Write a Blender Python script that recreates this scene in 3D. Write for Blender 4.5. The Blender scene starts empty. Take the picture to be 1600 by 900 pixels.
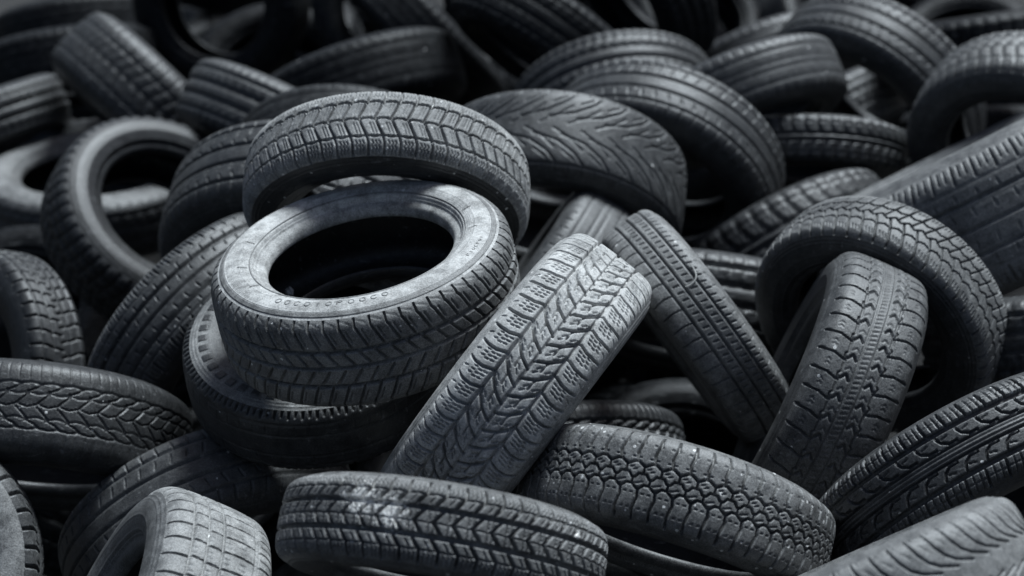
import bpy, math
import numpy as np
from mathutils import Vector, Matrix

# ------------------------------------------------------------------ camera, light, exposure
sc = bpy.context.scene
PITCH = math.radians(25.0); CAM_H = 2.6
cam_data = bpy.data.cameras.new("camera"); cam = bpy.data.objects.new("camera", cam_data)
sc.collection.objects.link(cam); sc.camera = cam
cam.location = (0, 0, CAM_H); cam.rotation_euler = (math.radians(90) - PITCH, 0, 0)
cam_data.sensor_width = 36.0; cam_data.angle = math.radians(30.0)
cam_data.clip_start = 0.05; cam_data.clip_end = 500
cam_data.dof.use_dof = True; cam_data.dof.focus_distance = 3.35; cam_data.dof.aperture_fstop = 2.4
world = bpy.data.worlds.new("World"); sc.world = world; world.use_nodes = True
SUN_EL, SUN_AZ = math.radians(63), math.radians(35)      # azimuth measured from +Y (away from camera) towards +X
wn = world.node_tree.nodes; wl = world.node_tree.links
bg = wn["Background"]; sky = wn.new("ShaderNodeTexSky"); sky.sky_type = 'NISHITA'; sky.sun_disc = False
sky.sun_elevation = SUN_EL; sky.sun_rotation = SUN_AZ; sky.dust_density = 4.0; sky.air_density = 1.0; sky.ozone_density = 0.5
hs = wn.new("ShaderNodeHueSaturation"); hs.inputs["Saturation"].default_value = 1.05
wl.new(sky.outputs[0], hs.inputs["Color"]); wl.new(hs.outputs[0], bg.inputs[0]); bg.inputs[1].default_value = 0.05
sun_data = bpy.data.lights.new("sun", 'SUN'); sun = bpy.data.objects.new("sun", sun_data); sc.collection.objects.link(sun)
sun_data.energy = 5.0; sun_data.angle = math.radians(24); sun_data.color = (0.83, 0.93, 1.0)
sd = Vector((math.sin(SUN_AZ)*math.cos(SUN_EL), math.cos(SUN_AZ)*math.cos(SUN_EL), math.sin(SUN_EL)))
sun.rotation_euler = sd.to_track_quat('Z', 'Y').to_euler()
sc.view_settings.view_transform = 'Standard'; sc.view_settings.look = 'None'
sc.view_settings.exposure = 0.48; sc.view_settings.gamma = 1.0; sc.view_settings.use_curve_mapping = False

# ------------------------------------------------------------------ helpers
def node(nt, t, **kw):
    n = nt.nodes.new(t)
    for k, v in kw.items(): setattr(n, k, v)
    return n

def make_rubber(name, splats=(), spec=.38):
    """Old rubber. Object colour: R = amount of dust, G = greyness of the rubber, B = amount of pale specks."""
    m = bpy.data.materials.new(name); m.use_nodes = True; nt = m.node_tree; L = nt.links.new
    b = nt.nodes["Principled BSDF"]
    geo = node(nt, "ShaderNodeNewGeometry"); oi = node(nt, "ShaderNodeObjectInfo")
    sep = node(nt, "ShaderNodeSeparateColor"); L(oi.outputs["Color"], sep.inputs[0])
    def noise(scale, detail=4, rough=.6):
        n = node(nt, "ShaderNodeTexNoise"); n.inputs["Scale"].default_value = scale
        n.inputs["Detail"].default_value = detail; n.inputs["Roughness"].default_value = rough
        L(geo.outputs["Position"], n.inputs["Vector"]); return n.outputs["Fac"]
    def ramp(x, a, c, va=0., vc=1.):
        r = node(nt, "ShaderNodeMapRange", interpolation_type='SMOOTHSTEP')
        for i, v in zip((1, 2, 3, 4), (a, c, va, vc)): r.inputs[i].default_value = v
        L(x, r.inputs[0]); return r.outputs[0]
    def math_(op, x, y):
        n = node(nt, "ShaderNodeMath", operation=op)
        for i, v in enumerate((x, y)):
            if isinstance(v, (int, float)): n.inputs[i].default_value = v
            else: L(v, n.inputs[i])
        return n.outputs[0]
    def mix(f, a, c):
        n = node(nt, "ShaderNodeMix", data_type='RGBA')
        for s, v in ((0, f), (6, a), (7, c)):
            if isinstance(v, (int, float)): n.inputs[s].default_value = v
            elif isinstance(v, tuple): n.inputs[s].default_value = (*v, 1)
            else: L(v, n.inputs[s])
        return n.outputs[2]
    big, mid, fine = noise(7, 5, .65), noise(38, 5, .7), noise(260, 3, .7)
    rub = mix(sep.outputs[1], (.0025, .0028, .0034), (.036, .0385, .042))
    rub = mix(ramp(mid, .35, .7, 0, .5), rub, mix(.5, rub, (.035, .037, .04)))
    d = math_('MULTIPLY', ramp(math_('ADD', math_('MULTIPLY', big, .4), math_('MULTIPLY', mid, .6)), .34, .66, .34, 1.), ramp(fine, .25, .75, .7, 1.))
    dust_and_light = math_('MULTIPLY', d, sep.outputs[0])
    col = mix(dust_and_light, rub, (.46, .46, .45))
    # small pale grit stuck on the rubber
    vo = node(nt, "ShaderNodeTexVoronoi"); vo.inputs["Scale"].default_value = 62
    L(geo.outputs["Position"], vo.inputs["Vector"])
    s2 = node(nt, "ShaderNodeSeparateColor"); L(vo.outputs["Color"], s2.inputs[0])
    speck = math_('MULTIPLY', math_('LESS_THAN', vo.outputs["Distance"], math_('MULTIPLY', s2.outputs[1], .21)),
                  math_('LESS_THAN', s2.outputs[0], math_('MULTIPLY', sep.outputs[2], .3)))
    col = mix(math_('MULTIPLY', speck, .85), col, (.55, .55, .54))
    # fine scuffs
    sca = node(nt, "ShaderNodeTexNoise"); sca.inputs["Scale"].default_value = 30; sca.inputs["Detail"].default_value = 6
    mp = node(nt, "ShaderNodeMapping"); mp.inputs["Scale"].default_value = (1, 7, 2.5); mp.inputs["Rotation"].default_value = (.4, .7, .5)
    L(geo.outputs["Position"], mp.inputs[0]); L(mp.outputs[0], sca.inputs["Vector"])
    col = mix(math_('MULTIPLY', ramp(sca.outputs["Fac"], .6, .76), .32), col, (.26, .265, .27))
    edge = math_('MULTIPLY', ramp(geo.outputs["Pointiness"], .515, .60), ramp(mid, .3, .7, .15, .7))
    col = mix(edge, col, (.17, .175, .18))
    for (p, r) in splats:
        dn = node(nt, "ShaderNodeVectorMath", operation='DISTANCE'); L(geo.outputs["Position"], dn.inputs[0]); dn.inputs[1].default_value = p
        f = math_('SUBTRACT', math_('ADD', dn.outputs["Value"], math_('MULTIPLY', noise(190, 6, .8), r*3.2)), r*1.6)
        col = mix(ramp(f, r*.33, r*.40, .95, 0.), col, (.78, .77, .74))
    g1, g2 = noise(420, 2, .6), noise(900, 1, .5)
    grain = ramp(math_('ADD', math_('MULTIPLY', g1, .6), math_('MULTIPLY', g2, .4)), .36, .64, .45, 1.5)
    gm = node(nt, "ShaderNodeVectorMath", operation='SCALE'); L(col, gm.inputs[0]); L(mix(math_('MULTIPLY', dust_and_light, .75), grain, (1, 1, 1)), gm.inputs[3]); col = gm.outputs[0]
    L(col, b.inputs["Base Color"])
    L(ramp(math_('ADD', math_('MULTIPLY', mid, .5), dust_and_light), .1, 1.1, .40, .88), b.inputs["Roughness"])
    b.inputs["Specular IOR Level"].default_value = spec
    bump = node(nt, "ShaderNodeBump"); bump.inputs["Strength"].default_value = .5; bump.inputs["Distance"].default_value = .002
    L(math_('ADD', math_('MULTIPLY', fine, .6), math_('MULTIPLY', noise(95, 5, .7), .9)), bump.inputs["Height"]); L(bump.outputs[0], b.inputs["Normal"])
    return m

def mesh_np(name, V, Q, mat):
    me = bpy.data.meshes.new(name); Q = np.asarray(Q, np.int32); V = np.asarray(V, np.float32)
    me.vertices.add(len(V)); me.vertices.foreach_set("co", V.ravel())
    me.loops.add(Q.size); me.loops.foreach_set("vertex_index", Q.ravel())
    me.polygons.add(len(Q)); me.polygons.foreach_set("loop_start", np.arange(0, Q.size, 4, dtype=np.int32))
    me.polygons.foreach_set("use_smooth", np.ones(len(Q), bool))
    me.materials.append(mat); me.update(calc_edges=True); me.validate(); return me

def link(name, me, parent=None, color=None):
    o = bpy.data.objects.new(name, me); sc.collection.objects.link(o); o.parent = parent
    if color is not None: o.color = (*color, 1)
    return o

def lathe(prof, seg, wob=None):
    """prof: (z, r) pairs -> quads of revolution about local Z."""
    prof = np.asarray(prof, float); n = len(prof); th = np.arange(seg)*2*np.pi/seg
    V = np.empty((seg, n, 3)); V[..., 0] = np.cos(th)[:, None]*prof[:, 1]; V[..., 1] = np.sin(th)[:, None]*prof[:, 1]; V[..., 2] = prof[:, 0]
    i = np.arange(seg)[:, None]*n; j = np.arange(n-1); k = ((np.arange(seg)+1) % seg)[:, None]*n
    Q = np.stack([i+j, k+j, k+j+1, i+j+1], -1).reshape(-1, 4)
    return V.reshape(-1, 3), Q

def smooth(pts, n):
    """Catmull-Rom through pts, resampled evenly by length."""
    P = np.asarray(pts, float); P = np.vstack([2*P[0]-P[1], P, 2*P[-1]-P[-2]]); out = []
    for a, b_, c, d in zip(P, P[1:], P[2:], P[3:]):
        for t in np.linspace(0, 1, 14, endpoint=False):
            out.append(.5*(2*b_+(c-a)*t+(2*a-5*b_+4*c-d)*t*t+(3*b_-a-3*c+d)*t**3))
    out.append(P[-2]); out = np.array(out); s = np.r_[0, np.cumsum(np.linalg.norm(np.diff(out, axis=0), axis=1))]
    q = np.linspace(0, s[-1], n); return np.stack([np.interp(q, s, out[:, i]) for i in (0, 1)], 1), s[-1]

# ------------------------------------------------------------------ tread patterns
# every groove: (points (u along the tread in pitches, v across from -1 to 1), half width mm, depth mm, cuts_blocks)
def G(pts, hw, d=6., cut=True): return (pts, hw, d, cut)
def ring(v, hw, d=6., cut=True): return ([(-.01, v), (1.01, v)], hw, d, cut, 'ring')
def mir(g, du=0.): return ([(u+du, -v) for u, v in g[0]],)+tuple(g[1:])
def both(gs, du=0.): return gs+[mir(g, du) for g in gs]
def sipes(us, v0, v1, amp=.05, hw=.5, d=2.5, n=5):
    return [G([(u+amp*(1 if i % 2 else -1), v0+(v1-v0)*i/n) for i in range(n+1)], hw, d, False) for u in us]

def pattern(kind):
    if kind == 'touring':
        return 62, both([G([(0, 1.02), (0, .80), (.12, .74), (.62, .40)], 1.25, 5.5), ring(.36, 3.3), G([(.42, .74), (.72, .52)], .6, 3, False),
                         G([(.02, .95), (.7, .86)], .35, 1, False), G([(0, .32), (.62, .06)], 1.5, 5)], .3)+[ring(.03, 2.4), ]
    if kind == 'winter_slant':
        return 58, both([G([(0, 1.0), (0, .66), (.10, .5)], 1.5, 6.5), G([(-.4, .485), (.10, .455), (.6, .485)], 1.6, 6.5),
                         G([(.10, .47), (.62, .03)], 1.6, 6.5)]
                        + sipes((.3, .5, .72), .93, .6, .05, .5, 2.5)+[G([(.30+i*.2, .40), (.55+i*.2, .13)], .45, 2, False) for i in range(3)])+[G([(-.38, .02), (.12, -.02), (.62, .02)], 1.4, 6.5)]
    if kind == 'winter_vee':
        a = both([ring(.42, 1.8, 5.5), G([(0, .42), (.20, .62), (.20, .80), (.04, 1.02)], 1.7, 7), G([(.55, .86), (.62, .97)], .7, 2.5, False),
                  G([(-.1, .42), (.34, .36), (.74, .22), (1.08, .0)], 1.7, 7), G([(-.24, .22), (.30, .20)], .9, 5, False)], .5)
        s = [G([(.34+.2*i+.06*(j % 2), .50+.095*j+.02*i), (.37+.2*i+.06*(j % 2), .55+.095*j+.02*i)], .45, 3.5, False) for i in range(3) for j in range(3)]
        s += [G([(.05+.25*i, .34-.02*i), (.25+.25*i, .28-.03*i)], .35, 2.5, False) for i in range(2)]
        s += [G([(.12+.25*i, .17-.02*i), (.3+.25*i, .12-.02*i)], .35, 2.5, False) for i in range(2)]
        return 54, a+both(s, .5)+[ring(0, 2.0, 3.0)]
    if kind == 'toothed':
        return 60, both([ring(.30, .9, 2), ring(.62, .8, 2), G([(0, .80), (.05, 1.0)], 2.2, 5, False), G([(.5, .84), (.55, 1.0)], 2.0, 4, False), G([(.3, .3), (.4, .6)], .5, 1, False)])
    if kind == 'commuter':
        return 50, [ring(-.52, 1.7, 5), ring(-.12, 1.7, 5), ring(.27, 1.9, 5), G([(0, .27), (.12, .55), (.14, 1.0)], 1.1, 3.5),
                    G([(.3, -.02), (.38, .12)], 1.2, 3, False), G([(.8, -.02), (.88, .12)], 1.2, 3, False), G([(.1, -.40), (.2, -.26)], 1.1, 3, False), G([(.6, -.40), (.7, -.26)], 1.1, 3, False),
                    G([(.1, -.72), (.2, -.58)], 1.1, 3, False), G([(.6, -.72), (.7, -.58)], 1.1, 3, False), G([(.1, -1.), (.1, -.82)], .9, 2, False)]
    if kind == 'winter_zig':
        return 56, both([G([(0, 1.02), (0, .82), (.40, .36)], 1.5, 6), G([(-.6, .36), (-.1, .30), (.4, .36)], 1.3, 5.5),
                         G([(.4, .36), (.75, .06), (.8, .0)], 1.2, 5)]+[G([(.28+.25*i, .74-.02*i), (.40+.25*i, .62-.02*i)], .6, 2.5, False) for i in range(3)], .5)+[
                         G([(0, .07), (.5, -.07), (1, .07)], 1.2, 5)]
    if kind == 'arrow':
        return 48, both([ring(.12, 1.0, 4.5), G([(.1, .17), (.36, .25), (.1, .33)], 1.5, 5.5, False), G([(.55, .17), (.72, .23), (.55, .30)], .6, 2.5, False), G([(-.1, .37), (.3, .41), (.42, .365), (.9, .37)], .9, 6), G([(0, .36), (.0, .40), (.16, .60), (.22, 1.02)], 1.5, 7),
                         G([(.5, .62), (.62, .66), (.5, .70)], .5, 2, False), G([(.7, .62), (.82, .66), (.7, .70)], .5, 2, False)], 0)+[
                         G([(.1+.25*i, .05), (.2+.25*i, -.05)], .5, 2, False) for i in range(4)]
    if kind == 'chevron':
        return 56, both([G([(0, 1.02), (0, .60), (.45, .36)], 2.0, 7.5), ring(.30, 3.6, 7.5), G([(-.5, .60), (.03, .58), (.5, .60)], .7, 4, False)]
                        + sipes((.25, .5, .75), .92, .64, .05, .45, 2.5)+[G([(.25+.3*i, .55), (.5+.3*i, .40)], .4, 2.5, False) for i in range(2)])+[
                        G([(0, .27), (.50, .0), (0, -.27)], 2.2, 7.5), G([(-.5, .02), (.5, .0)], .6, 3, False)]+both(sipes((.45, .72), .04, .24, -.05, .45, 2.5))
    if kind == 'honeycomb':
        return 58, [G([(-.5, .18), (-.2, .18), (.0, .26), (.2, .26), (.5, .18), (.55, .18)], 1.6, 8), G([(-.1, -.05), (0, -.05), (.2, -.04), (.4, .05), (.6, .05), (.8, -.04), (1.05, -.05)], 1.4, 8),
                    G([(-.05, -.20), (.05, -.20), (.4, -.28), (.6, -.28), (.95, -.20), (1.0, -.20)], 1.6, 8), G([(.5, .18), (.5, .05)], 1.5, 8), G([(1.0, -.05), (1.0, -.20)], 1.5, 8),
                    G([(.1, .26), (.02, .45), (.14, .7), (.10, 1.02)], 1.9, 8), G([(.5, -.28), (.59, -.45), (.46, -.7), (.5, -1.02)], 1.9, 8)]\
            + [G([(u, v), (u+.2, v+.02)], .4, 3, False) for u, v in ((-.1, .12), (.12, .15), (.4, -.12), (.6, -.16))]\
            + [G([(.32+.36*i, s*(.36+.10*j)), (.44+.36*i, s*(.365+.10*j))], .4, 3, False) for i in range(2) for j in (0, 3) for s in (1, -1)]
    if kind == 'hooks':
        return 50, both([ring(.50, 4.2, 7), ring(.13, 2.2, 6), ring(.045, .8, 3, False), G([(0, .50), (.10, .75), (.14, 1.02)], 2.0, 6), G([(.33, .56), (.44, .92)], .7, 3, False),
                         G([(.66, .56), (.77, .92)], .7, 3, False), G([(.15, .73), (.98, .71)], .6, 2.5, False),
                         G([(-.1, .19), (.3, .2), (.58, .28), (.7, .38), (.72, .47)], 1.7, 5, True), G([(.2, .36), (.5, .33)], .7, 3, False)], .5)
    if kind == 'swept':
        return 58, both([G([(-.05, 1.0), (.0, .80), (.15, .62), (.5, .43), (1.0, .30), (1.9, .19)], 1.0, 3.5, False), G([(.2, 1.0), (.26, .9)], .6, 1.5, False), G([(.45, .75), (.75, .6)], .4, 1, False)], .5)
    if kind == 'bricks':
        return 50, [ring(-.56, .8, 2.5), ring(-.62, .5, 2), ring(.0, 1.5, 6), ring(.26, 1.6, 6), ring(.52, 1.6, 6),
                    G([(.0, -.56), (.10, -.3), (.04, 0)], 1.1, 4), G([(.02, 0), (.06, .27)], 1.0, 4), G([(.10, .26), (.14, .52)], 1.0, 4), G([(.0, .52), (.02, 1.0)], 1.1, 4),
                    G([(.0, -1.02), (.0, -.62)], 1.1, 4), G([(.5, -.94), (.5, -.66)], .9, 3, False)]\
            + [G([(.35+.3*i, -.4+.28*j), (.37+.3*i, -.30+.28*j)], .5, 2, False) for i in range(2) for j in range(4)]
    if kind == 'fan':
        return 50, both([G([(0, .44), (.25, .36), (.7, .28)], 1.7, 5), G([(.70, .30), (.66, .24), (1.2, .03)], 1.7, 5), G([(-.3, .26), (.2, .23), (.7, .27)], 1.1, 4, False),
                         G([(-.4, .46), (.1, .44), (.6, .47)], 1.3, 4.5), G([(.2, .56), (.25, 1.)], .7, 1.5, False), G([(.7, .56), (.75, 1.)], .7, 1.5, False)], 0)+[G([(-.35, .03), (.2, -.03), (.66, .03)], 1.3, 4.5)]
    if kind == 'ribs':
        return 58, both([ring(.60, 1.8, 5), ring(.2, 2.0, 5), G([(0, .62), (.14, .9), (.14, 1.0)], 1.1, 3.5), G([(.3, .48), (.45, .32)], .7, 2.5, False)], .5)
    if kind == 'grooves':
        return 64, both([ring(.62, 2.6, 6), ring(.2, 3.0, 6), G([(.2, .56), (.35, .47)], .8, 3, False), G([(.2, .68), (.3, .98)], 1.0, 3), G([(.4, .26), (.6, .34)], .7, 3, False)], .4)
    if kind == 'flow':
        return 30, both([G([(0, .80), (.35, .58), (1.0, .34), (1.9, .2)], 1.3, 5, False), G([(.1, .5), (.6, .25), (1.2, .06)], 1.0, 4, False), G([(.35, .72), (.8, .55)], 1.0, 4, False),
                         ring(.84, 1.6, 4, False), G([(0, .86), (.03, 1.)], .9, 3, False), G([(.5, .86), (.53, 1.)], .9, 3, False)], .5)
    if kind == 'highway':
        return 60, both([ring(.36, 2.6, 6), ring(.30, .6, 2, False), G([(0, .66), (.06, .96)], 1.7, 5, False), G([(.33, .74), (.37, .92)], .9, 3, False), G([(.66, .74), (.70, .92)], .9, 3, False),
                         G([(.2, .26), (.24, .18)], 1.1, 3, False), G([(.7, .50), (.74, .42)], 1.0, 3, False)], .5)+[ring(0, 1.5, 5), ring(.6, .6, 2), ring(-.6, .6, 2)]
    if kind == 'blocks':
        return 54, both([ring(.22, 2, 5), ring(.56, 2, 5), G([(0, .22), (.3, .56)], 1.7, 5), G([(.3, .56), (.36, 1.)], 1.8, 5), G([(-.1, 0), (.05, .22)], 1.5, 5)], .5)
    if kind == 'ladder':
        return 46, both([ring(.12, 3.0, 6), G([(0, .16), (.35, .55), (.4, 1.0)], 2.3, 6), G([(.5, .3), (.68, .5)], 1.0, 3, False), ring(.6, 1., 3, False)], .5)
    return 60, both([ring(.5, 1.3, 2.5, False), ring(.12, 1.0, 2, False), G([(0, .7), (.06, .98)], .9, 1.8, False)], .5)      # bald

def height(kind, nu, nv, R, Lh, flip, wear=1.):
    N, gs = pattern(kind); pit = 2*np.pi*R*1000/N; Lh = Lh*1000
    u = np.arange(nu)/nu; v = np.linspace(-1, 1, nv); U, Vv = np.meshgrid(u*pit, v*Lh, indexing='ij')
    cell = max(pit/nu, 2*Lh/(nv-1)); H = np.zeros((nu, nv)); M = np.zeros((nu, nv))
    for g in gs:
        pts = np.array(g[0], float)*[pit, Lh]; hw, dep, cut = g[1], g[2]*wear, g[3]
        if flip: pts[:, 0] *= -1
        D = np.full((nu, nv), 1e9); lo, hi = pts[:, 0].min(), pts[:, 0].max()
        for s in range(-6, 7):
            if hi+s*pit < -12 or lo+s*pit > pit+12: continue
            Q = pts+[s*pit, 0]
            for a, b in zip(Q, Q[1:]):
                d = b-a; t = np.clip(((U-a[0])*d[0]+(Vv-a[1])*d[1])/(d@d+1e-9), 0, 1)
                D = np.minimum(D, np.hypot(U-a[0]-t*d[0], Vv-a[1]-t*d[1]))
        w = max(.9, cell*.9); t = np.clip((D-max(hw-w*.3, .1))/w, 0, 1); f = 1-t*t*(3-2*t)
        H = np.maximum(H, f*dep)
        if cut: M = np.maximum(M, D < max(hw*.6, cell*.8))
    return N, H*1.45/1000, M

TREAD = [(-.44, .925), (-.425, .945), (-.40, .963), (-.365, .978), (-.32, .988), (-.25, .9945), (-.14, .9985), (0, 1), (.14, .9985), (.25, .9945), (.32, .988), (.365, .978), (.40, .963), (.425, .945), (.44, .925)]
SIDE = [(.44, .925), (.455, .905), (.478, .875), (.493, .845), (.5, .805), (.497, .77), (.482, .735), (.462, .705), (.446, .690), (.425, .682), (.408, .672), (.402, .662)]
BEAD = [(.402, .662), (.398, .652), (.392, .640), (.378, .628), (.350, .618), (.315, .613), (.285, .617), (.275, .628)]
LINER = [(.275, .628), (.30, .645), (.36, .68), (.425, .74), (.452, .80), (.445, .86), (.41, .91), (.34, .942), (.2, .955), (0, .958), (-.2, .955), (-.34, .942), (-.41, .91), (-.445, .86), (-.452, .80), (-.425, .74), (-.36, .68), (-.30, .645), (-.275, .628)]

CAMV = Vector((0, 0, CAM_H))
FWD = Vector((0, math.cos(PITCH), -math.sin(PITCH))); UPV = Vector((0, math.sin(PITCH), math.cos(PITCH)))
def to_world(c, o=CAMV): return o+Vector((c[0], 0, 0))+UPV*c[1]-FWD*c[2]
def in_view(p, m=1.0):
    d = p-CAMV; z = d.dot(FWD)
    return z > 0 and abs(d.x/z) < .275*m and abs(d.dot(UPV)/z) < .158*m

def build_tyre(key, label, kind, c, n, R, W, dust_and_light=.1, grey=.2, speck=.12, side_dust=None, blocks=False, res=(16, 56), seg=72, spin=0., flip=False, wear=1., mat=None, vflip=False):
    loc = to_world(c); axis = to_world(n, Vector()).normalized()
    if vflip: axis = -axis
    root = bpy.data.objects.new("tyre", None); sc.collection.objects.link(root)
    root.empty_display_size = .1
    x = Vector((0, 0, 1)).cross(axis); x = x.normalized() if x.length > 1e-3 else Vector((1, 0, 0))
    y = axis.cross(x)
    root.matrix_world = Matrix.Translation(loc) @ Matrix((x, y, axis)).transposed().to_4x4()
    root["label"] = label; root["category"] = "tyre"; root["group"] = "old tyres heaped in the pile"
    mat = DULL if mat == 'DULL' else mat or RUBBER; col = (dust_and_light, grey, speck); sd_ = side_dust if side_dust is not None else (dust_and_light*.7, dust_and_light*.7)
    sw, sr = W, R
    # carcass
    pf, _ = smooth(SIDE, 84 if seg > 190 else 56 if seg > 150 else 30 if seg > 120 else 20); pf = pf.copy()
    rel = np.zeros(len(pf)); q = np.linspace(0, 1, len(pf))
    for q0, w_, a_ in ((.10, .02, .0012), (.2, .015, .0010), (.52, .015, .0008), (.80, .03, .0015), (.92, .03, .002)):
        rel += a_*np.exp(-((q-q0)/w_)**2)
    rel += .00028*np.sin(q*190)*np.clip((q-.16)/.03, 0, 1)*np.clip((.42-q)/.03, 0, 1)+.0003*np.sin(q*150)*np.clip((q-.56)/.02, 0, 1)*np.clip((.72-q)/.02, 0, 1)
    pf = pf*[sw, sr]; pf[:, 0] += rel; bd, _ = smooth(BEAD, 12 if seg > 150 else 8); bd = bd*[sw, sr]; ln, _ = smooth(LINER, 22); ln = ln*[sw, sr]
    for s in (1, -1):
        V, Q = lathe(pf, seg); V = V*[1, 1, s]
        o = link("sidewall", mesh_np("sidewall", V, Q if s < 0 else Q[:, ::-1], mat), root, (sd_[0 if s > 0 else 1], grey, speck*.5))
        if s > 0: front = o
        V, Q = lathe(bd, seg); V = V*[1, 1, s]
        link("bead", mesh_np("bead", V, Q if s < 0 else Q[:, ::-1], mat), root, (sd_[0 if s > 0 else 1]*.8, grey, 0))
    V, Q = lathe(ln, min(seg, 72)); link("inner_liner", mesh_np("inner_liner", V, Q[:, ::-1], mat), root, (.0, grey*.5, .1))
    # tread
    nu, nv = res; tp, Lfull = smooth(np.array(TREAD)*[sw, sr], nv); Lh = Lfull/2
    tang = np.gradient(tp, axis=0); tang /= np.linalg.norm(tang, axis=1)[:, None]; nrm = np.stack([-tang[:, 1], tang[:, 0]], 1)   # (z, r) outward
    N, H, M = height(kind, nu, nv, R, Lh, flip, wear)
    edge = np.clip((1-abs(np.linspace(-1, 1, nv)))/.03, 0, 1); H = H*edge
    zz = tp[None, :, 0]-H*nrm[None, :, 0]; rr = tp[None, :, 1]-H*nrm[None, :, 1]
    NU = N*nu; th = np.arange(NU)*2*np.pi/NU+spin; Z = np.tile(zz, (N, 1)); Rr = np.tile(rr, (N, 1))
    V = np.stack([np.cos(th)[:, None]*Rr, np.sin(th)[:, None]*Rr, Z], -1).reshape(-1, 3)
    inv = root.matrix_world.inverted(); cl = np.array(inv @ CAMV)
    mid = (np.arange(N)+.5)*2*np.pi/N+spin
    nd = np.stack([np.cos(mid), np.sin(mid), 0*mid], 1); pc = nd*R; tocam = cl-pc; tocam /= np.linalg.norm(tocam, axis=1)[:, None]
    facing = (nd*tocam).sum(1)
    i = np.arange(NU)[:, None]*nv; k = ((np.arange(NU)+1) % NU)[:, None]*nv; j = np.arange(nv-1)
    Q = np.stack([i+j, k+j, k+j+1, i+j+1], -1)                       # NU, nv-1, 4
    keep = np.ones((NU, nv-1), bool)
    tread_me_parts = []
    nb = 0
    tread = link("tread", bpy.data.meshes.new("tread"), root, col)
    if blocks:
        Mc = np.maximum(M, np.roll(M, -1, 0)); Mc = np.maximum(Mc[:, :-1], Mc[:, 1:])     # faces of one pitch touched by a groove
        solid = Mc < .5; T = 7; S = np.tile(solid, (T, 1)); lab = -np.ones(S.shape, int); comps = []
        for a in range(S.shape[0]):
            for b in range(S.shape[1]):
                if S[a, b] and lab[a, b] < 0:
                    st = [(a, b)]; lab[a, b] = len(comps); cells = []
                    while st:
                        p, q_ = st.pop(); cells.append((p, q_))
                        for p2, q2 in ((p+1, q_), (p-1, q_), (p, q_+1), (p, q_-1)):
                            if 0 <= p2 < S.shape[0] and 0 <= q2 < S.shape[1] and S[p2, q2] and lab[p2, q2] < 0:
                                lab[p2, q2] = len(comps); st.append((p2, q2))
                    comps.append(np.array(cells))
        for cells in comps:
            lo, hi = cells[:, 0].min(), cells[:, 0].max()
            if lo < nu*2 or lo >= nu*3 or hi >= nu*T-1 or len(cells) < 25: continue
            # one shared mesh, standing at pitch 0
            A = cells[:, 0]-2*nu; B = cells[:, 1]
            vid = np.stack([A*nv+B, (A+1)*nv+B, (A+1)*nv+B+1, A*nv+B+1], 1); uq, invx = np.unique(vid, return_inverse=True); invx = invx.reshape(vid.shape)
            ai, bi = uq//nv, uq % nv; t0 = ai*2*np.pi/NU+spin; r0 = rr[ai % nu, bi]; z0 = zz[ai % nu, bi]
            me = mesh_np("tread_block", np.stack([np.cos(t0)*r0, np.sin(t0)*r0, z0], 1), invx, mat)
            ac, bc = int(A.mean()), int(B.mean()); tb = nrm[bc]
            for p in range(N):
                ang = (ac+p*nu)*2*np.pi/NU+spin; bn = np.array([math.cos(ang)*tb[1], math.sin(ang)*tb[1], tb[0]])
                bp = np.array([math.cos(ang)*tp[bc, 1], math.sin(ang)*tp[bc, 1], tp[bc, 0]]); tc = cl-bp
                if (bn@tc)/np.linalg.norm(tc) < .02 or not in_view(root.matrix_world @ Vector(bp)): continue
                if not VISIBLE(key, root.matrix_world @ Vector(bp*1.0)): continue
                o = link("tread_block", me, tread, col); o.rotation_euler = (0, 0, p*2*np.pi/N); nb += 1
                keep[(A+p*nu) % NU, B] = False
    # the far side of the tread, turned away from the camera, is kept coarse
    want = np.zeros(N, bool)
    for p in range(0, N, 2):
        if facing[p] < -.2: continue
        for b in (nv//6, nv//2, nv-1-nv//6):
            q = root.matrix_world @ Vector((math.cos(mid[p])*tp[b, 1], math.sin(mid[p])*tp[b, 1], tp[b, 0]))
            if in_view(q, 1.35) and VISIBLE(key, q): want[[(p+s) % N for s in range(-2, 3)]] = True; break
    far = np.repeat(~want, nu)
    fine = keep & ~far[:, None]
    Qf = Q[fine]
    cu, cv = (4, 4) if nu % 4 == 0 else (2, 2)
    ii = np.arange(0, NU, cu); jj = np.unique(np.r_[np.arange(0, nv-1, cv), nv-1]); ff = far[ii]
    a0 = ii[ff][:, None]*nv; a1 = ((ii[ff]+cu) % NU)[:, None]*nv
    Qc = np.stack([a0+jj[:-1], a1+jj[:-1], a1+jj[1:], a0+jj[1:]], -1).reshape(-1, 4)
    Qa = np.concatenate([Qf.reshape(-1, 4), Qc]); uq, iv = np.unique(Qa, return_inverse=True)
    old = tread.data; tread.data = mesh_np("tread", V[uq], iv.reshape(-1, 4), mat); bpy.data.meshes.remove(old)
    return root, front, nb

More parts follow.
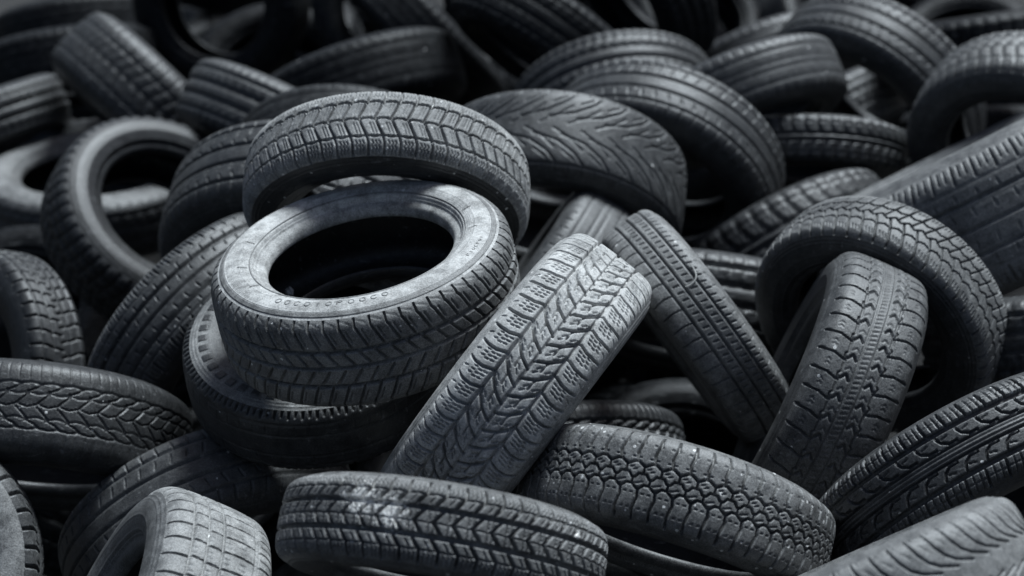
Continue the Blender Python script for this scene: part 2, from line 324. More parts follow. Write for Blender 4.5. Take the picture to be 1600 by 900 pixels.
# each tyre: centre and axle in camera axes (right, up, towards the viewer) in metres, radius, width
TYRES = {
  'A': ((-0.2699, -0.0000, -3.5676), (-0.1559, 0.8620, 0.4823), 0.2848, 0.2025),
  'under': ((-0.3744, -0.1312, -3.7691), (-0.0790, 0.7907, 0.6070), 0.2703, 0.1640),
  'B': ((-0.2555, 0.1926, -3.9109), (-0.0089, -0.8914, 0.4531), 0.2927, 0.1640),
  'C': ((0.0037, -0.1945, -3.5284), (0.7927, -0.6072, 0.0546), 0.3184, 0.2103),
  'D': ((0.3859, -0.0790, -3.9934), (-0.8072, -0.5903, -0.0024), 0.2673, 0.1447),
  'E': ((0.7747, -0.0609, -4.0336), (-0.5643, -0.5626, 0.6042), 0.2712, 0.1603),
  'Fi': ((0.6204, -0.2345, -3.8252), (-0.9117, 0.4094, -0.0342), 0.3100, 0.2032),
  'G': ((-0.1124, -0.4153, -3.0703), (-0.1563, -0.9539, 0.2563), 0.2653, 0.1422),
  'H': ((0.2863, -0.4012, -3.3742), (-0.2958, -0.9200, 0.2571), 0.2803, 0.1677),
  'I': ((0.8398, -0.3685, -3.5165), (0.4280, -0.8123, 0.3961), 0.3127, 0.1804),
  'J': ((0.5501, -0.5009, -2.9574), (0.3974, -0.8990, 0.1838), 0.2760, 0.1796),
  'K': ((-0.6328, -0.6522, -3.2683), (-0.8533, 0.4184, 0.3113), 0.3100, 0.2197),
  'L': ((-0.6132, -0.5061, -3.9203), (0.4126, -0.7791, 0.4720), 0.3086, 0.1960),
  'M': ((-0.9751, -0.3094, -3.9222), (-0.0496, -0.9555, 0.2907), 0.3137, 0.2030),
  'N': ((-1.1636, -0.5245, -3.6000), (0.1005, 0.2009, 0.9744), 0.2720, 0.1700),
  'N2': ((-1.1441, -0.5604, -4.6400), (-0.3586, -0.9176, 0.1717), 0.3561, 0.2183),
  'O': ((-1.1994, -0.2109, -4.4000), (-0.6955, 0.0759, 0.7145), 0.2999, 0.1561),
  'P': ((-0.6817, -0.1097, -4.3343), (0.7227, -0.6295, 0.2854), 0.3138, 0.1982),
  'Q': ((-0.9141, 0.1614, -4.9860), (0.5051, 0.5343, 0.6778), 0.3080, 0.2003),
  'S': ((-0.4732, 0.1055, -4.5278), (-0.1444, -0.8214, 0.5518), 0.3547, 0.2426),
  'U': ((-1.2518, 0.2793, -5.7500), (0.0000, 0.9117, 0.4108), 0.3450, 0.2000),
  'V': ((-1.3076, 0.3215, -6.4000), (0.0000, -0.9023, 0.4311), 0.3600, 0.2000),
  'X': ((-1.6960, 0.5171, -6.0313), (0.3133, -0.9365, -0.1572), 0.2991, 0.1680),
  'Y': ((-1.0913, 0.5289, -5.8553), (-0.6882, -0.7167, 0.1129), 0.3566, 0.2402),
  'Z': ((-0.6278, 0.4249, -5.3135), (-0.4276, -0.9006, 0.0774), 0.3100, 0.1989),
  'a': ((-0.9982, 0.9872, -6.5500), (-0.3002, -0.2501, 0.9205), 0.3100, 0.1900),
  'b': ((-0.3964, 0.9440, -6.4470), (0.0852, -0.0239, 0.9961), 0.2785, 0.1780),
  'c': ((-0.4696, 0.5962, -5.8759), (0.3223, -0.9428, 0.0854), 0.3308, 0.2109),
  'd': ((-0.4209, 0.2980, -4.9132), (-0.0519, -0.8745, 0.4822), 0.2956, 0.1883),
  'e': ((-0.2891, 0.8365, -6.4199), (-0.7292, -0.6836, -0.0315), 0.3100, 0.1948),
  'f': ((0.1029, 0.7419, -5.7733), (-0.5583, -0.8253, 0.0846), 0.3093, 0.1977),
  'g': ((0.3847, 0.9674, -6.1704), (-0.7474, -0.5645, 0.3504), 0.3217, 0.2063),
  'h': ((0.3009, 0.5119, -5.5686), (0.1563, -0.8698, 0.4680), 0.3070, 0.1946),
  'i': ((0.3872, 0.3098, -4.9823), (-0.3629, -0.7439, 0.5612), 0.3208, 0.2094),
  'j': ((0.1056, 0.2325, -4.6261), (-0.1230, -0.8913, 0.4364), 0.3139, 0.2430),
  'k': ((0.0806, -0.0040, -4.4500), (-0.8201, 0.5701, 0.0500), 0.2600, 0.1600),
  'l': ((0.6296, 0.5022, -5.1951), (0.3344, -0.9239, 0.1861), 0.2811, 0.1787),
  'm': ((0.8533, 0.7008, -6.5180), (0.3498, -0.9002, 0.2595), 0.3407, 0.2183),
  'n': ((1.0449, 0.5568, -5.5347), (-0.6016, -0.6928, 0.3975), 0.3300, 0.2148),
  'o': ((0.9592, 0.4766, -6.1844), (0.5165, -0.8479, 0.1200), 0.3299, 0.2061),
  'p': ((0.8120, 0.3607, -5.1558), (-0.0453, -0.9920, 0.1176), 0.2519, 0.1333),
  'q': ((0.7237, 0.0999, -5.6447), (-0.4603, -0.2475, 0.8526), 0.3309, 0.2116),
  'r': ((0.6983, 0.0588, -4.9822), (0.4579, -0.8477, 0.2678), 0.3365, 0.2151),
  's': ((0.4680, -0.0715, -4.5500), (-0.1433, -0.9746, 0.1720), 0.3361, 0.2142),
  't': ((1.3258, 0.3709, -4.9237), (-0.4695, -0.6240, 0.6247), 0.3031, 0.2088),
  'u': ((1.0982, 0.1799, -4.4500), (-0.4463, 0.8948, -0.0138), 0.4596, 0.3212),
  'v': ((1.1827, -0.1056, -4.1278), (0.0894, -0.9951, 0.0413), 0.2939, 0.1861),
  'w': ((1.4493, 0.7460, -5.9030), (0.1452, -0.9837, -0.1064), 0.3006, 0.1938),
  'x': ((0.0889, -0.3881, -4.1407), (0.0979, -0.9597, 0.2634), 0.2920, 0.1853),
  'y': ((0.4347, -0.2557, -6.0783), (-0.7487, -0.6623, -0.0274), 0.2842, 0.1229),
  'z': ((0.2775, -0.6455, -3.9573), (-0.4427, -0.8924, 0.0867), 0.3302, 0.2070),
  'ba': ((-1.5211, 0.7563, -6.5749), (0.1681, -0.9857, 0.0126), 0.3168, 0.2007),
  'bb': ((-1.6377, 0.9561, -7.2621), (0.1463, -0.9890, 0.0203), 0.3337, 0.2123),
}
LOOK = {  # dustiness per tyre plus painted light falloff: centre paler, surroundings darker
  'A': ('dusty tyre lying flat on another tyre, its pale sidewall and open hole facing up', 'touring', dict(dust_and_light=0.4, grey=0.22, speck=0.6, side_dust=(1.15, 0.1), blocks=True, res=(20, 85), seg=196)),
  'under': ('tyre lying flat beneath the dusty pale-walled tyre', 'toothed', dict(dust_and_light=0.1, grey=0.14, side_dust=(0.6, 0.05), res=(16, 61), seg=160)),
  'B': ('winter tyre with slanted blocks leaning over the back of the flat pale-walled tyre', 'winter_slant', dict(dust_and_light=0.75, grey=0.3, speck=2.2, side_dust=(0.05, 0.05), blocks=True, res=(20, 85), seg=160)),
  'C': ('pale winter tyre with V-shaped tread propped diagonally against the flat dusty tyre', 'winter_vee', dict(dust_and_light=1.1, grey=0.35, speck=1.6, blocks=True, res=(28, 105), seg=160)),
  'D': ('worn ribbed tyre slanting down to the right behind the V-tread tyre', 'commuter', dict(blocks=True, dust_and_light=0.5, grey=0.3, speck=0.5, res=(20, 79), seg=144)),
  'E': ('upright winter tyre forming an arch over a smaller-looking tyre in its hole', 'winter_zig', dict(dust_and_light=0.34, grey=0.24, speck=0.5, side_dust=(0.1, 0.1), blocks=True, res=(20, 79), seg=160)),
  'Fi': ('tyre with arrow tread standing inside the hole of the arched winter tyre', 'arrow', dict(wear=0.7, dust_and_light=0.24, grey=0.3, speck=0.5, blocks=True, res=(20, 92), seg=144)),
  'G': ('winter tyre with bold chevron blocks and a white splatter, lowest in front', 'chevron', dict(dust_and_light=0.42, grey=0.25, speck=1.6, blocks=True, res=(24, 92), seg=144, mat='SPLAT')),
  'H': ('tyre with honeycomb blocks lying behind the chevron-block tyre', 'honeycomb', dict(wear=0.85, dust_and_light=0.42, grey=0.25, speck=2.0, blocks=True, res=(24, 92), seg=144)),
  'I': ('clean tyre with two wide straight grooves and hooked cuts, at the right edge', 'hooks', dict(dust_and_light=0.14, grey=0.25, speck=0.3, blocks=True, res=(24, 92), seg=144)),
  'J': ('worn pale tyre with thin swept curves in the bottom right corner', 'swept', dict(flip=True, dust_and_light=0.45, grey=0.5, speck=0.2, res=(20, 85), seg=144)),
  'K': ('pale dusty tyre with brick-like tread rows, sidewall hole showing, bottom left', 'bricks', dict(dust_and_light=0.72, grey=0.45, speck=0.3, side_dust=(0.3, 0.3), blocks=True, res=(24, 85), seg=160)),
  'L': ('dark ribbed tyre rising behind the pale brick-tread tyre', 'ribs', dict(dust_and_light=0.2, grey=0.25, speck=0.2, res=(18, 61), seg=128)),
  'M': ('tyre with fan-shaped curved blocks lying flat at the left edge', 'fan', dict(wear=0.45, dust_and_light=0.07, grey=0.18, speck=0.4, blocks=True, res=(24, 79), seg=128)),
  'N': ('tyre cut off by the bottom left corner, pale sidewall showing', 'ladder', dict(dust_and_light=0.2, grey=0.3, side_dust=(0.7, 0.2), res=(16, 51))),
  'N2': ('dark tyre in shadow under the fan-tread tyre', 'grooves', dict(mat='DULL', dust_and_light=0.036, grey=0.07, res=(6, 32))),
  'O': ('tyre with rows of small notches and part of its hole, at the left edge', 'blocks', dict(dust_and_light=0.04, grey=0.14, res=(16, 54))),
  'P': ('dark tyre with shoulder cuts slanting up behind the flat pale-walled tyre', 'highway', dict(dust_and_light=0.16, grey=0.22, speck=0.5, res=(20, 66), seg=128)),
  'Q': ('tyre standing with its round dark hole facing the viewer, left of the leaning winter tyre', 'blocks', dict(dust_and_light=0.05, grey=0.1, side_dust=(0.02, 0.02), res=(6, 32), seg=144)),
  'S': ('tyre with long straight grooves between the open-holed tyre and the leaning winter tyre', 'grooves', dict(dust_and_light=0.12, grey=0.245, res=(16, 68), seg=128)),
  'U': ('tyre with a bright whitish sidewall at the left edge', 'ribs', dict(dust_and_light=0.12, grey=0.21, side_dust=(0.5, 0.1), res=(6, 32))),
  'V': ('dark tyre curving behind the bright-walled tyre at the left edge', 'bald', dict(dust_and_light=0.048, grey=0.14, res=(8, 32))),
  'X': ('blurred tyre with lengthwise grooves at the left edge, under the wide chevron tyre', 'grooves', dict(dust_and_light=0.084, grey=0.21, res=(6, 32))),
  'Y': ('wide blurred tyre with chevron tread slanting down in the upper left', 'winter_slant', dict(dust_and_light=0.07, grey=0.16, res=(6, 32))),
  'Z': ('blurred tyre with grooves above the open-holed tyre', 'grooves', dict(dust_and_light=0.12, grey=0.266, res=(6, 32))),
  'a': ('large tyre with a dark hole at the top edge, upper left', 'bald', dict(mat='DULL', dust_and_light=0.015, grey=0.08, res=(8, 32))),
  'b': ('upright smooth tyre at the top edge, right of the large open hole', 'bald', dict(mat='DULL', dust_and_light=0.015, grey=0.08, res=(8, 32))),
  'c': ('blurred tyre rising to the right above the leaning winter tyre', 'bald', dict(mat='DULL', dust_and_light=0.02, grey=0.1, res=(8, 32))),
  'd': ('low dark arch of a tyre just behind the leaning winter tyre', 'bald', dict(mat='DULL', dust_and_light=0.048, grey=0.175, res=(8, 32))),
  'e': ('very dark tyre slanting down at the top, left of centre', 'bald', dict(mat='DULL', dust_and_light=0.015, grey=0.08, res=(8, 32))),
  'f': ('very dark ribbed tyre slanting down at the top centre', 'ribs', dict(mat='DULL', dust_and_light=0.015, grey=0.08, res=(6, 32))),
  'g': ('dark tyre with broad grooves at the top, right of centre', 'grooves', dict(mat='DULL', dust_and_light=0.015, grey=0.08, res=(6, 32))),
  'h': ('grooved tyre arching behind two larger arched tyres', 'grooves', dict(dust_and_light=0.072, grey=0.196, res=(6, 32))),
  'i': ('ribbed tyre arching steeply down right of the flowing-tread tyre', 'ribs', dict(dust_and_light=0.096, grey=0.238, res=(14, 60))),
  'j': ('worn tyre with flowing directional tread right behind the leaning winter tyre', 'flow', dict(wear=0.6, dust_and_light=0.12, grey=0.266, speck=0.3, res=(28, 76), seg=128)),
  'k': ('worn tyre end showing in the gap behind the V-tread tyre', 'bald', dict(seg=100, dust_and_light=0.25, grey=0.4, res=(12, 48))),
  'l': ('smooth bulky tyre end pointing right, beneath the four-groove arch', 'bald', dict(dust_and_light=0.096, grey=0.238, res=(8, 32))),
  'm': ('tyre peeking out behind the smooth bulky tyre', 'bald', dict(dust_and_light=0.06, grey=0.175, res=(8, 32))),
  'n': ('arched tyre with four deep grooves at the top right', 'grooves', dict(dust_and_light=0.084, grey=0.238, res=(14, 60))),
  'o': ('blurred tyre with small blocks under the four-groove arch', 'blocks', dict(dust_and_light=0.084, grey=0.21, res=(6, 32))),
  'p': ('tyre with ladder-like cuts lying below the small-block tyre', 'ladder', dict(dust_and_light=0.096, grey=0.224, res=(6, 32))),
  'q': ('tyre ring with a dark gap, partly behind the steep ribbed arch', 'blocks', dict(dust_and_light=0.12, grey=0.245, res=(6, 32))),
  'r': ('tyre with cross-cut tread slanting up behind the arched winter tyre', 'ladder', dict(dust_and_light=0.06, grey=0.175, res=(6, 32))),
  's': ('dark grooved tyre between the worn ribbed tyre and the arched winter tyre', 'grooves', dict(dust_and_light=0.06, grey=0.175, res=(6, 32))),
  't': ('tyre arching at the right edge with a smooth bulging sidewall', 'winter_slant', dict(dust_and_light=0.16, grey=0.24, side_dust=(0.15, 0.15), res=(6, 32), seg=144)),
  'u': ('wide highway tyre with rows of short dashes at the right edge', 'highway', dict(dust_and_light=0.42, grey=0.5, speck=0.2, res=(20, 88), seg=128)),
  'v': ('sliver of a tyre at the right edge, right of the arched winter tyre', 'ribs', dict(dust_and_light=0.096, grey=0.21, res=(6, 32))),
  'w': ('blurred tyre with cross grooves in the top right corner', 'ladder', dict(mat='DULL', dust_and_light=0.015, grey=0.08, res=(6, 32))),
  'x': ('dark tyre in shadow between the V-tread and honeycomb tyres', 'fan', dict(dust_and_light=0.036, grey=0.14, res=(16, 54))),
  'y': ('dark tyre deep in the gap right of the V-tread tyre', 'ribs', dict(mat='DULL', dust_and_light=0.03, grey=0.105, res=(6, 32))),
  'z': ('dark tyre in shadow under the honeycomb tyre', 'bald', dict(mat='DULL', dust_and_light=0.048, grey=0.14, res=(8, 32))),
  'ba': ('dark tyre lying behind the wide chevron tyre, top left', 'bald', dict(mat='DULL', dust_and_light=0.015, grey=0.08, res=(8, 32))),
  'bb': ('dark tyre at the very top left corner', 'bald', dict(mat='DULL', dust_and_light=0.015, grey=0.08, res=(8, 32))),
}
SHORT = {'A': 'the flat pale-walled tyre', 'C': 'the V-tread tyre', 'D': 'the worn ribbed tyre', 'E': 'the arched winter tyre', 'Fi': 'the arrow-tread tyre', 'G': 'the chevron-block tyre', 'H': 'the honeycomb tyre', 'I': 'the hooked-cut tyre', 'K': 'the brick-tread tyre', 'L': 'the dark ribbed tyre', 'M': 'the fan-tread tyre', 'O': 'the notched tyre', 'P': 'the tyre with shoulder cuts', 'Q': 'the open-holed tyre', 'S': 'the long-grooved tyre', 'U': 'the bright-walled tyre', 'Y': 'the wide chevron tyre', 'Z': 'the blurred grooved tyre', 'a': 'the large dark hole', 'b': 'the upright smooth tyre', 'c': 'the blurred rising tyre', 'e': 'the very dark slanting tyre', 'f': 'the very dark ribbed tyre', 'g': 'the broad-grooved dark tyre', 'h': 'the grooved arch', 'i': 'the steep ribbed arch', 'j': 'the flowing-tread tyre', 'l': 'the smooth bulky tyre', 'n': 'the four-groove arch', 'o': 'the small-block tyre', 'p': 'the ladder-cut tyre', 'r': 'the cross-cut tyre', 't': 'the bulging-walled arch', 'u': 'the wide highway tyre', 'w': 'the cross-grooved corner tyre'}
SPLAT_AT = [((-0.2245, -0.3171, -2.8520), 0.050), ((-0.1781, -0.3315, -2.8280), 0.050), ((-0.1998, -0.3187, -2.8400), 0.026), ((-0.2498, -0.3141, -2.8680), 0.022), ((0.1006, -0.3789, -2.9160), 0.012)]
FIBRE = [(0.3501, 0.0479, -3.7560), (0.3571, 0.0377, -3.7500), (0.3615, 0.0251, -3.7440), (0.3586, 0.0138, -3.7400), (0.3486, 0.0050, -3.7400), (0.3386, 0.0025, -3.7400)]
FLUFF = (-0.4380, -0.0088, -3.7580)

# ------------------------------------------------------------------ the ground under the heap
def make_ground():
    n = 48; x = np.linspace(-60, 60, n); y = np.linspace(-20, 100, n); X, Y = np.meshgrid(x, y, indexing='ij')
    Z = .03*np.sin(X*1.7+Y*.9)+.02*np.sin(X*.6-Y*1.3)-.05
    i = np.arange(n-1)[:, None]*n+np.arange(n-1); Q = np.stack([i, i+n, i+n+1, i+1], -1).reshape(-1, 4)
    m = bpy.data.materials.new("dark_soil"); m.use_nodes = True; nt = m.node_tree; b = nt.nodes["Principled BSDF"]
    t = node(nt, "ShaderNodeTexNoise"); t.inputs["Scale"].default_value = 9; t.inputs["Detail"].default_value = 8
    g = node(nt, "ShaderNodeNewGeometry"); nt.links.new(g.outputs["Position"], t.inputs["Vector"])
    r = node(nt, "ShaderNodeValToRGB"); r.color_ramp.elements[0].color = (.004, .004, .004, 1); r.color_ramp.elements[1].color = (.02, .019, .018, 1)
    nt.links.new(t.outputs["Fac"], r.inputs[0]); nt.links.new(r.outputs[0], b.inputs["Base Color"]); b.inputs["Roughness"].default_value = .95
    bp = node(nt, "ShaderNodeBump"); bp.inputs["Distance"].default_value = .03; nt.links.new(t.outputs["Fac"], bp.inputs["Height"]); nt.links.new(bp.outputs[0], b.inputs["Normal"])
    o = link("ground", mesh_np("ground", np.stack([X, Y, Z], -1).reshape(-1, 3), Q, m)); o["kind"] = "structure"
make_ground()

# ------------------------------------------------------------------ the tyres
HALF = np.array([(.60, 0), (.62, .36), (.70, .46), (.80, .50), (.88, .485), (.94, .45), (.975, .41), (.993, .30), (.999, .1), (1.0, 0)])
KEYS = list(TYRES); TC = np.array([to_world(TYRES[k][0]) for k in KEYS]); TN = np.array([to_world(TYRES[k][1], Vector()).normalized() for k in KEYS])
TR = np.array([TYRES[k][2] for k in KEYS]); TW = np.array([TYRES[k][3] for k in KEYS])
def VISIBLE(key, p):
    d = np.array(p-CAMV); L = np.linalg.norm(d); t = np.arange(2.4, L-.03, .04)[:, None]; S = np.array(CAMV)+d/L*t
    e = S[:, None, :]-TC[None]; z = (e*TN[None]).sum(-1); r = np.sqrt(np.maximum((e*e).sum(-1)-z*z, 0))/TR
    ins = abs(z) < np.interp(r, HALF[:, 0], HALF[:, 1], left=0, right=0)*TW-.008
    if key: ins[:, KEYS.index(key)] = False
    return not ins.any()
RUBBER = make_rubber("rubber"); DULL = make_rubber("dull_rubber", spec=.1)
# tyres of the layer below, seen as dark shapes in the gaps of the heap
def surf_pts(c, n, R, W):
    a = np.array([0, 0, 1.]) if abs(n[2]) < .8 else np.array([1., 0, 0]); u = np.cross(a, n); u /= np.linalg.norm(u); v = np.cross(n, u)
    th = np.linspace(0, 2*np.pi, 37)[:-1]; out = []
    for r, z in ((1, 0), (.993, .3), (.95, .43), (.86, .49), (.75, .48), (.64, .39)):
        for s in (1, -1): out.append(c+n*z*W*s+r*R*(np.cos(th)[:, None]*u+np.sin(th)[:, None]*v))
    return np.concatenate(out)
def inside_any(S, C_, N_, R_, W_):
    e = S[:, None, :]-C_[None]; z = (e*N_[None]).sum(-1); r = np.sqrt(np.maximum((e*e).sum(-1)-z*z, 0))/R_
    hw = np.interp(r, HALF[:, 0], HALF[:, 1], left=0, right=0)*W_
    return np.maximum(np.minimum(hw-abs(z), (1-r)*R_), 0).max(1)
rng = np.random.default_rng(11); BELOW = []
CC, CN, CR, CW = TC.copy(), TN.copy(), TR.copy(), TW.copy()
for gy in np.arange(8.6, 2.3, -.42):
    hw = gy*.29+.35
    for gx in np.arange(-hw, hw, .46):
        for t in range(14):
            R = rng.uniform(.28, .33); W = R*rng.uniform(.58, .68); tilt = rng.uniform(0, .75); az = rng.uniform(0, 6.28)
            n = np.array([math.sin(tilt)*math.cos(az), math.sin(tilt)*math.sin(az), math.cos(tilt)])
            low = R*math.sin(tilt)+W/2*math.cos(tilt); c = np.array([gx+rng.uniform(-.15, .15), gy+rng.uniform(-.15, .15), low+rng.uniform(0, .16 if t < 9 else .04)])
            S = surf_pts(c, n, R, W)
            if inside_any(S, CC, CN, CR, CW).max() > .03: continue
            d = S-np.array(CAMV); z = d@np.array(FWD); ok = (abs(d[:, 0]/z) < .262) & (abs((d@np.array(UPV))/z) < .146)
            seen = sum(VISIBLE(None, Vector(p)) for p in S[ok][::3]) if ok.any() else 0
            if seen < 5: continue
            BELOW.append((c, n, R, W)); CC = np.vstack([CC, c]); CN = np.vstack([CN, n]); CR = np.r_[CR, R]; CW = np.r_[CW, W]; break
SPLATS = {}
FRONT = {}
total = 0
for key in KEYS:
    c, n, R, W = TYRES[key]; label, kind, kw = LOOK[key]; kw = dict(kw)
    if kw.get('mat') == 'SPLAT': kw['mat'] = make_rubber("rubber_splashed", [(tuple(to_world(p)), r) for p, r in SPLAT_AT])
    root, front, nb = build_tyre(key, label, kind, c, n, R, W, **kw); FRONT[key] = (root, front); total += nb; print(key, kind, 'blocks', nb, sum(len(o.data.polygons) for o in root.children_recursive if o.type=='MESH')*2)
# ------------------------------------------------------------------ moulded details on the flat tyre's upturned sidewall
def arc_strip(R, W, q0, q1, a0, a1, lift, n=160, m=6):
    """A raised band following the sidewall from profile fraction q0 to q1 and angle a0 to a1."""
    pf, _ = smooth(SIDE, 201); pf = pf*[W, R]; tg = np.gradient(pf, axis=0); tg /= np.linalg.norm(tg, axis=1)[:, None]
    nr = np.stack([-tg[:, 1], tg[:, 0]], 1)
    if nr[60, 0] < 0: nr = -nr
    k = np.linspace(q0, q1, m)*200; P = np.stack([np.interp(k, np.arange(201), pf[:, i]) for i in (0, 1)], 1); Nn = np.stack([np.interp(k, np.arange(201), nr[:, i]) for i in (0, 1)], 1)
    P = P+Nn*(lift*np.r_[-.8, np.ones(m-2), -.8])[:, None]; th = np.linspace(a0, a1, n)
    V = np.stack([np.cos(th)[:, None]*P[:, 1], np.sin(th)[:, None]*P[:, 1], np.tile(P[:, 0], (n, 1))], -1).reshape(-1, 3)
    i = np.arange(n-1)[:, None]*m; j = np.arange(m-1); Q = np.stack([i+j, i+m+j, i+m+j+1, i+j+1], -1).reshape(-1, 4)
    return V, Q
def joined(parts):
    V = []; Q = []; o = 0
    for v, q in parts: V.append(v); Q.append(q+o); o += len(v)
    return np.concatenate(V), np.concatenate(Q)
def oval(R, W, a, w, q0, q1, t0=0., t1=2*math.pi, lift=.0009, n=22):
    """A raised curved stroke on the sidewall: part of an ellipse a..a+w wide and q0..q1 high."""
    pf, _ = smooth(SIDE, 201); pf = pf*[W, R]; th = np.linspace(t0, t1, n); V = []
    for k, (s, h) in enumerate(((1.0, -.4), (.93, 1), (.66, 1), (.58, -.4))):
        aa = a+w/2+w/2*s*np.cos(th); q = ((q0+q1)/2+(q1-q0)/2*s*np.sin(th))*200
        z = np.interp(q, np.arange(201), pf[:, 0])+lift*h; r = np.interp(q, np.arange(201), pf[:, 1])
        V.append(np.stack([np.cos(aa)*r, np.sin(aa)*r, z], -1))
    V = np.concatenate(V); i = np.arange(n-1); Q = np.concatenate([np.stack([k*n+i, k*n+i+1, (k+1)*n+i+1, (k+1)*n+i], -1) for k in range(3)])
    return V, Q
def glyph(R, W, a, w, q0, q1, kind):
    if kind == 'O': return [oval(R, W, a, w, q0, q1)]
    if kind == 'C': return [oval(R, W, a, w, q0, q1, .7, 5.6)]
    if kind == 'I': return [arc_strip(R, W, q0, q1, a+w*.40, a+w*.62, .0009, 3, 6)]
    return [arc_strip(R, W, q0, q1, a, a+w*.22, .0009, 3, 6), oval(R, W, a, w*.9, (q0+q1)/2, q1)]
root, side = FRONT['A']; R, W = TYRES['A'][2:]
link("sidewall_band", mesh_np("sidewall_band", *arc_strip(R, W, .05, .20, 0, 2*np.pi, .0012, 225, 8), RUBBER), side, (.5, .25, .1))
link("rim_line", mesh_np("rim_line", *arc_strip(R, W, .72, .75, 0, 2*np.pi, .0022, 225, 6), RUBBER), side, (.55, .25, .1))
inv = root.matrix_world.inverted(); near = inv @ (root.location+Vector((-.03, -.3, 0)));  a_near = math.atan2(near.y, near.x)
bits = []
for k, ch in enumerate("OOCOIOPOOCO"): bits += glyph(R, W, a_near+(k-6)*.088, .055, .36, .52, ch)
link("lettering", mesh_np("lettering", *joined(bits), RUBBER), side, (.55, .25, 0))
link("lettering", mesh_np("lettering", *joined(sum([glyph(R, W, a_near+1.15+k*.045, .028, .28, .36, ch) for k, ch in enumerate("PIOCPOI")], [])), RUBBER), side, (.9, .25, 0))
rootu, sideu = FRONT['under']; Ru, Wu = TYRES['under'][2:]
for k in range(44):
    if k == 0: rib = mesh_np("radial_rib", *arc_strip(Ru, Wu, .24, .50, 0, .075, .0016, 4, 8), RUBBER)
    o = link("radial_rib", rib, sideu, (.12, .15, 0)); o.rotation_euler = (0, 0, k*2*math.pi/44)
for da in (1.62, 2.0, -1.3, -1.75, -.9):
    link("radial_mark", mesh_np("radial_mark", *arc_strip(R, W, .46, .70, a_near+da, a_near+da+.008, .0012, 3, 10), RUBBER), side, (.05, .1, 0))
def to_px(p):
    d = Vector(p)-CAMV; z = d.dot(FWD); return np.array((d.x/z, -d.dot(UPV)/z))
MAINPX = {k: to_px(to_world(TYRES[k][0])) for k in KEYS}
USED = set()
def BELOW_LABEL(c, i):
    q = to_px(c)
    for k in sorted(SHORT, key=lambda a: np.linalg.norm(MAINPX[a]-q)):
        e = q-MAINPX[k]
        side = ("right of" if e[0] > 0 else "left of") if abs(e[0]) > abs(e[1]) else ("just below" if e[1] > 0 else "just above")
        text = "dark %s tyre deep in shadow, %s %s" % (("ribbed", "grooved", "cross-cut", "smooth")[i % 4], side, SHORT[k])
        if text not in USED: USED.add(text); return text
for i, (c, n, R, W) in enumerate(BELOW):
    d = Vector(c)-CAMV
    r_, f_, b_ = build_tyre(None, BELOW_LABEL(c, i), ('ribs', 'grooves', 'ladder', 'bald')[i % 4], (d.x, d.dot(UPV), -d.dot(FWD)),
        (n[0], Vector(n).dot(UPV), -Vector(n).dot(FWD)), R, W, dust_and_light=.01, grey=.02, speck=.1, mat='DULL', res=(8, 30), seg=56)
    r_["group"] = "dark tyres deep down in the heap"
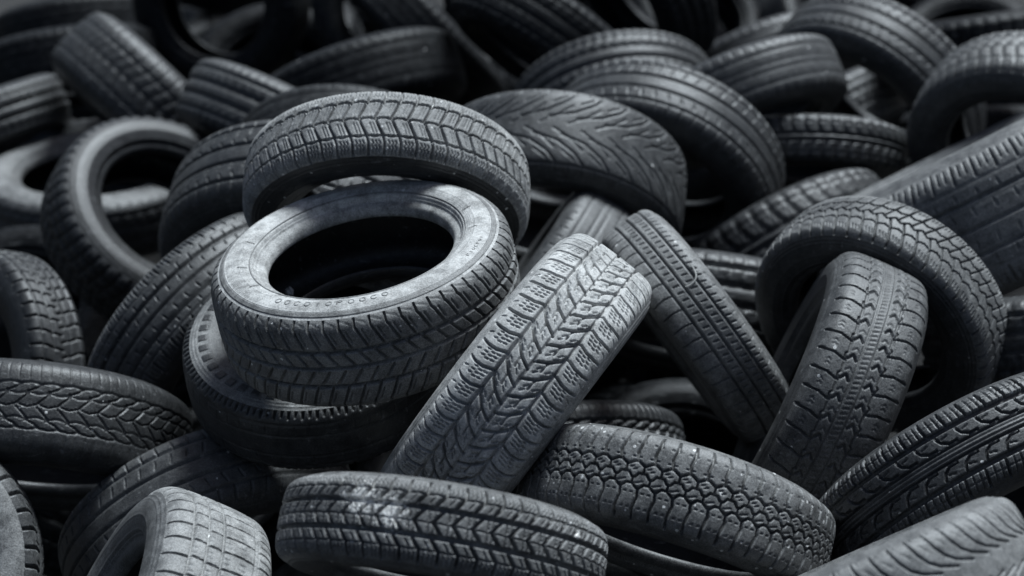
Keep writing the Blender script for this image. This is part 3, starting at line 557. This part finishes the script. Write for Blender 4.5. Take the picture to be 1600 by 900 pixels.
# ------------------------------------------------------------------ small litter caught on the heap
def plain(name, col, rough=.9):
    m = bpy.data.materials.new(name); m.use_nodes = True; nt = m.node_tree; b = nt.nodes["Principled BSDF"]
    t = node(nt, "ShaderNodeTexNoise"); t.inputs["Scale"].default_value = 180; g = node(nt, "ShaderNodeNewGeometry"); nt.links.new(g.outputs["Position"], t.inputs["Vector"])
    r = node(nt, "ShaderNodeValToRGB"); r.color_ramp.elements[0].color = tuple(c*.55 for c in col)+(1,); r.color_ramp.elements[1].color = tuple(col)+(1,)
    nt.links.new(t.outputs["Fac"], r.inputs[0]); nt.links.new(r.outputs[0], b.inputs["Base Color"]); b.inputs["Roughness"].default_value = rough; return m
def tube(P, r, k=6):
    P, _ = smooth3(P, 40); T = np.gradient(P, axis=0); T /= np.linalg.norm(T, axis=1)[:, None]
    U = np.cross(T, (0.3, .5, .8)); U /= np.linalg.norm(U, axis=1)[:, None]; Wv = np.cross(T, U); th = np.arange(k)*2*np.pi/k; rad = r*np.sin(np.linspace(.15, 3.0, 40))**.4
    V = P[:, None]+rad[:, None, None]*(np.cos(th)[None, :, None]*U[:, None]+np.sin(th)[None, :, None]*Wv[:, None])
    i = np.arange(39)[:, None]*k; j = np.arange(k); return V.reshape(-1, 3), np.stack([i+j, i+k+j, i+k+(j+1) % k, i+(j+1) % k], -1).reshape(-1, 4)
def smooth3(P, n):
    P = np.asarray(P, float); s = np.r_[0, np.cumsum(np.linalg.norm(np.diff(P, axis=0), axis=1))]; q = np.linspace(0, s[-1], n)
    R_ = np.stack([np.interp(q, s, P[:, i]) for i in range(3)], 1)
    for _ in range(12): R_[1:-1] = (R_[:-2]+2*R_[1:-1]+R_[2:])/4
    return R_, s[-1]
o = link("fibre", mesh_np("fibre", *tube([to_world(p) for p in FIBRE], .0016), plain("dry_fibre", (.5, .5, .48))))
o["label"] = "pale curled fibre stuck on the worn ribbed tyre"; o["category"] = "fibre"
def lump(r, seed):
    V = []; g = np.random.default_rng(seed); nu_, nv_ = 20, 12; off = g.uniform(0, 6, 6)
    for a in range(nv_+1):
        for b_ in range(nu_):
            th, ph = math.pi*a/nv_, 2*math.pi*b_/nu_; d = np.array((math.sin(th)*math.cos(ph), math.sin(th)*math.sin(ph), math.cos(th)))
            V.append(d*r*(1+.22*math.sin(5*d[0]+off[0])*math.sin(4*d[1]+off[1])+.16*math.sin(9*d[2]+7*d[0]+off[2])+.1*math.sin(15*d[1]+off[3])))
    i = np.arange(nv_)[:, None]*nu_; j = np.arange(nu_); return np.array(V), np.stack([i+j, i+nu_+j, i+nu_+(j+1) % nu_, i+(j+1) % nu_], -1).reshape(-1, 4)
o = link("fluff", mesh_np("fluff", *lump(.009, 3), plain("pale_fluff", (.75, .75, .73)))); o.location = to_world(FLUFF)+(CAMV-to_world(FLUFF)).normalized()*.012
o["label"] = "small whitish lump of fluff inside the flat pale-walled tyre"; o["category"] = "fluff"
print("below", len(BELOW)); print("blocks", total, "objects", len(sc.objects), "tris", sum(len(m.polygons) for m in bpy.data.meshes)*2)
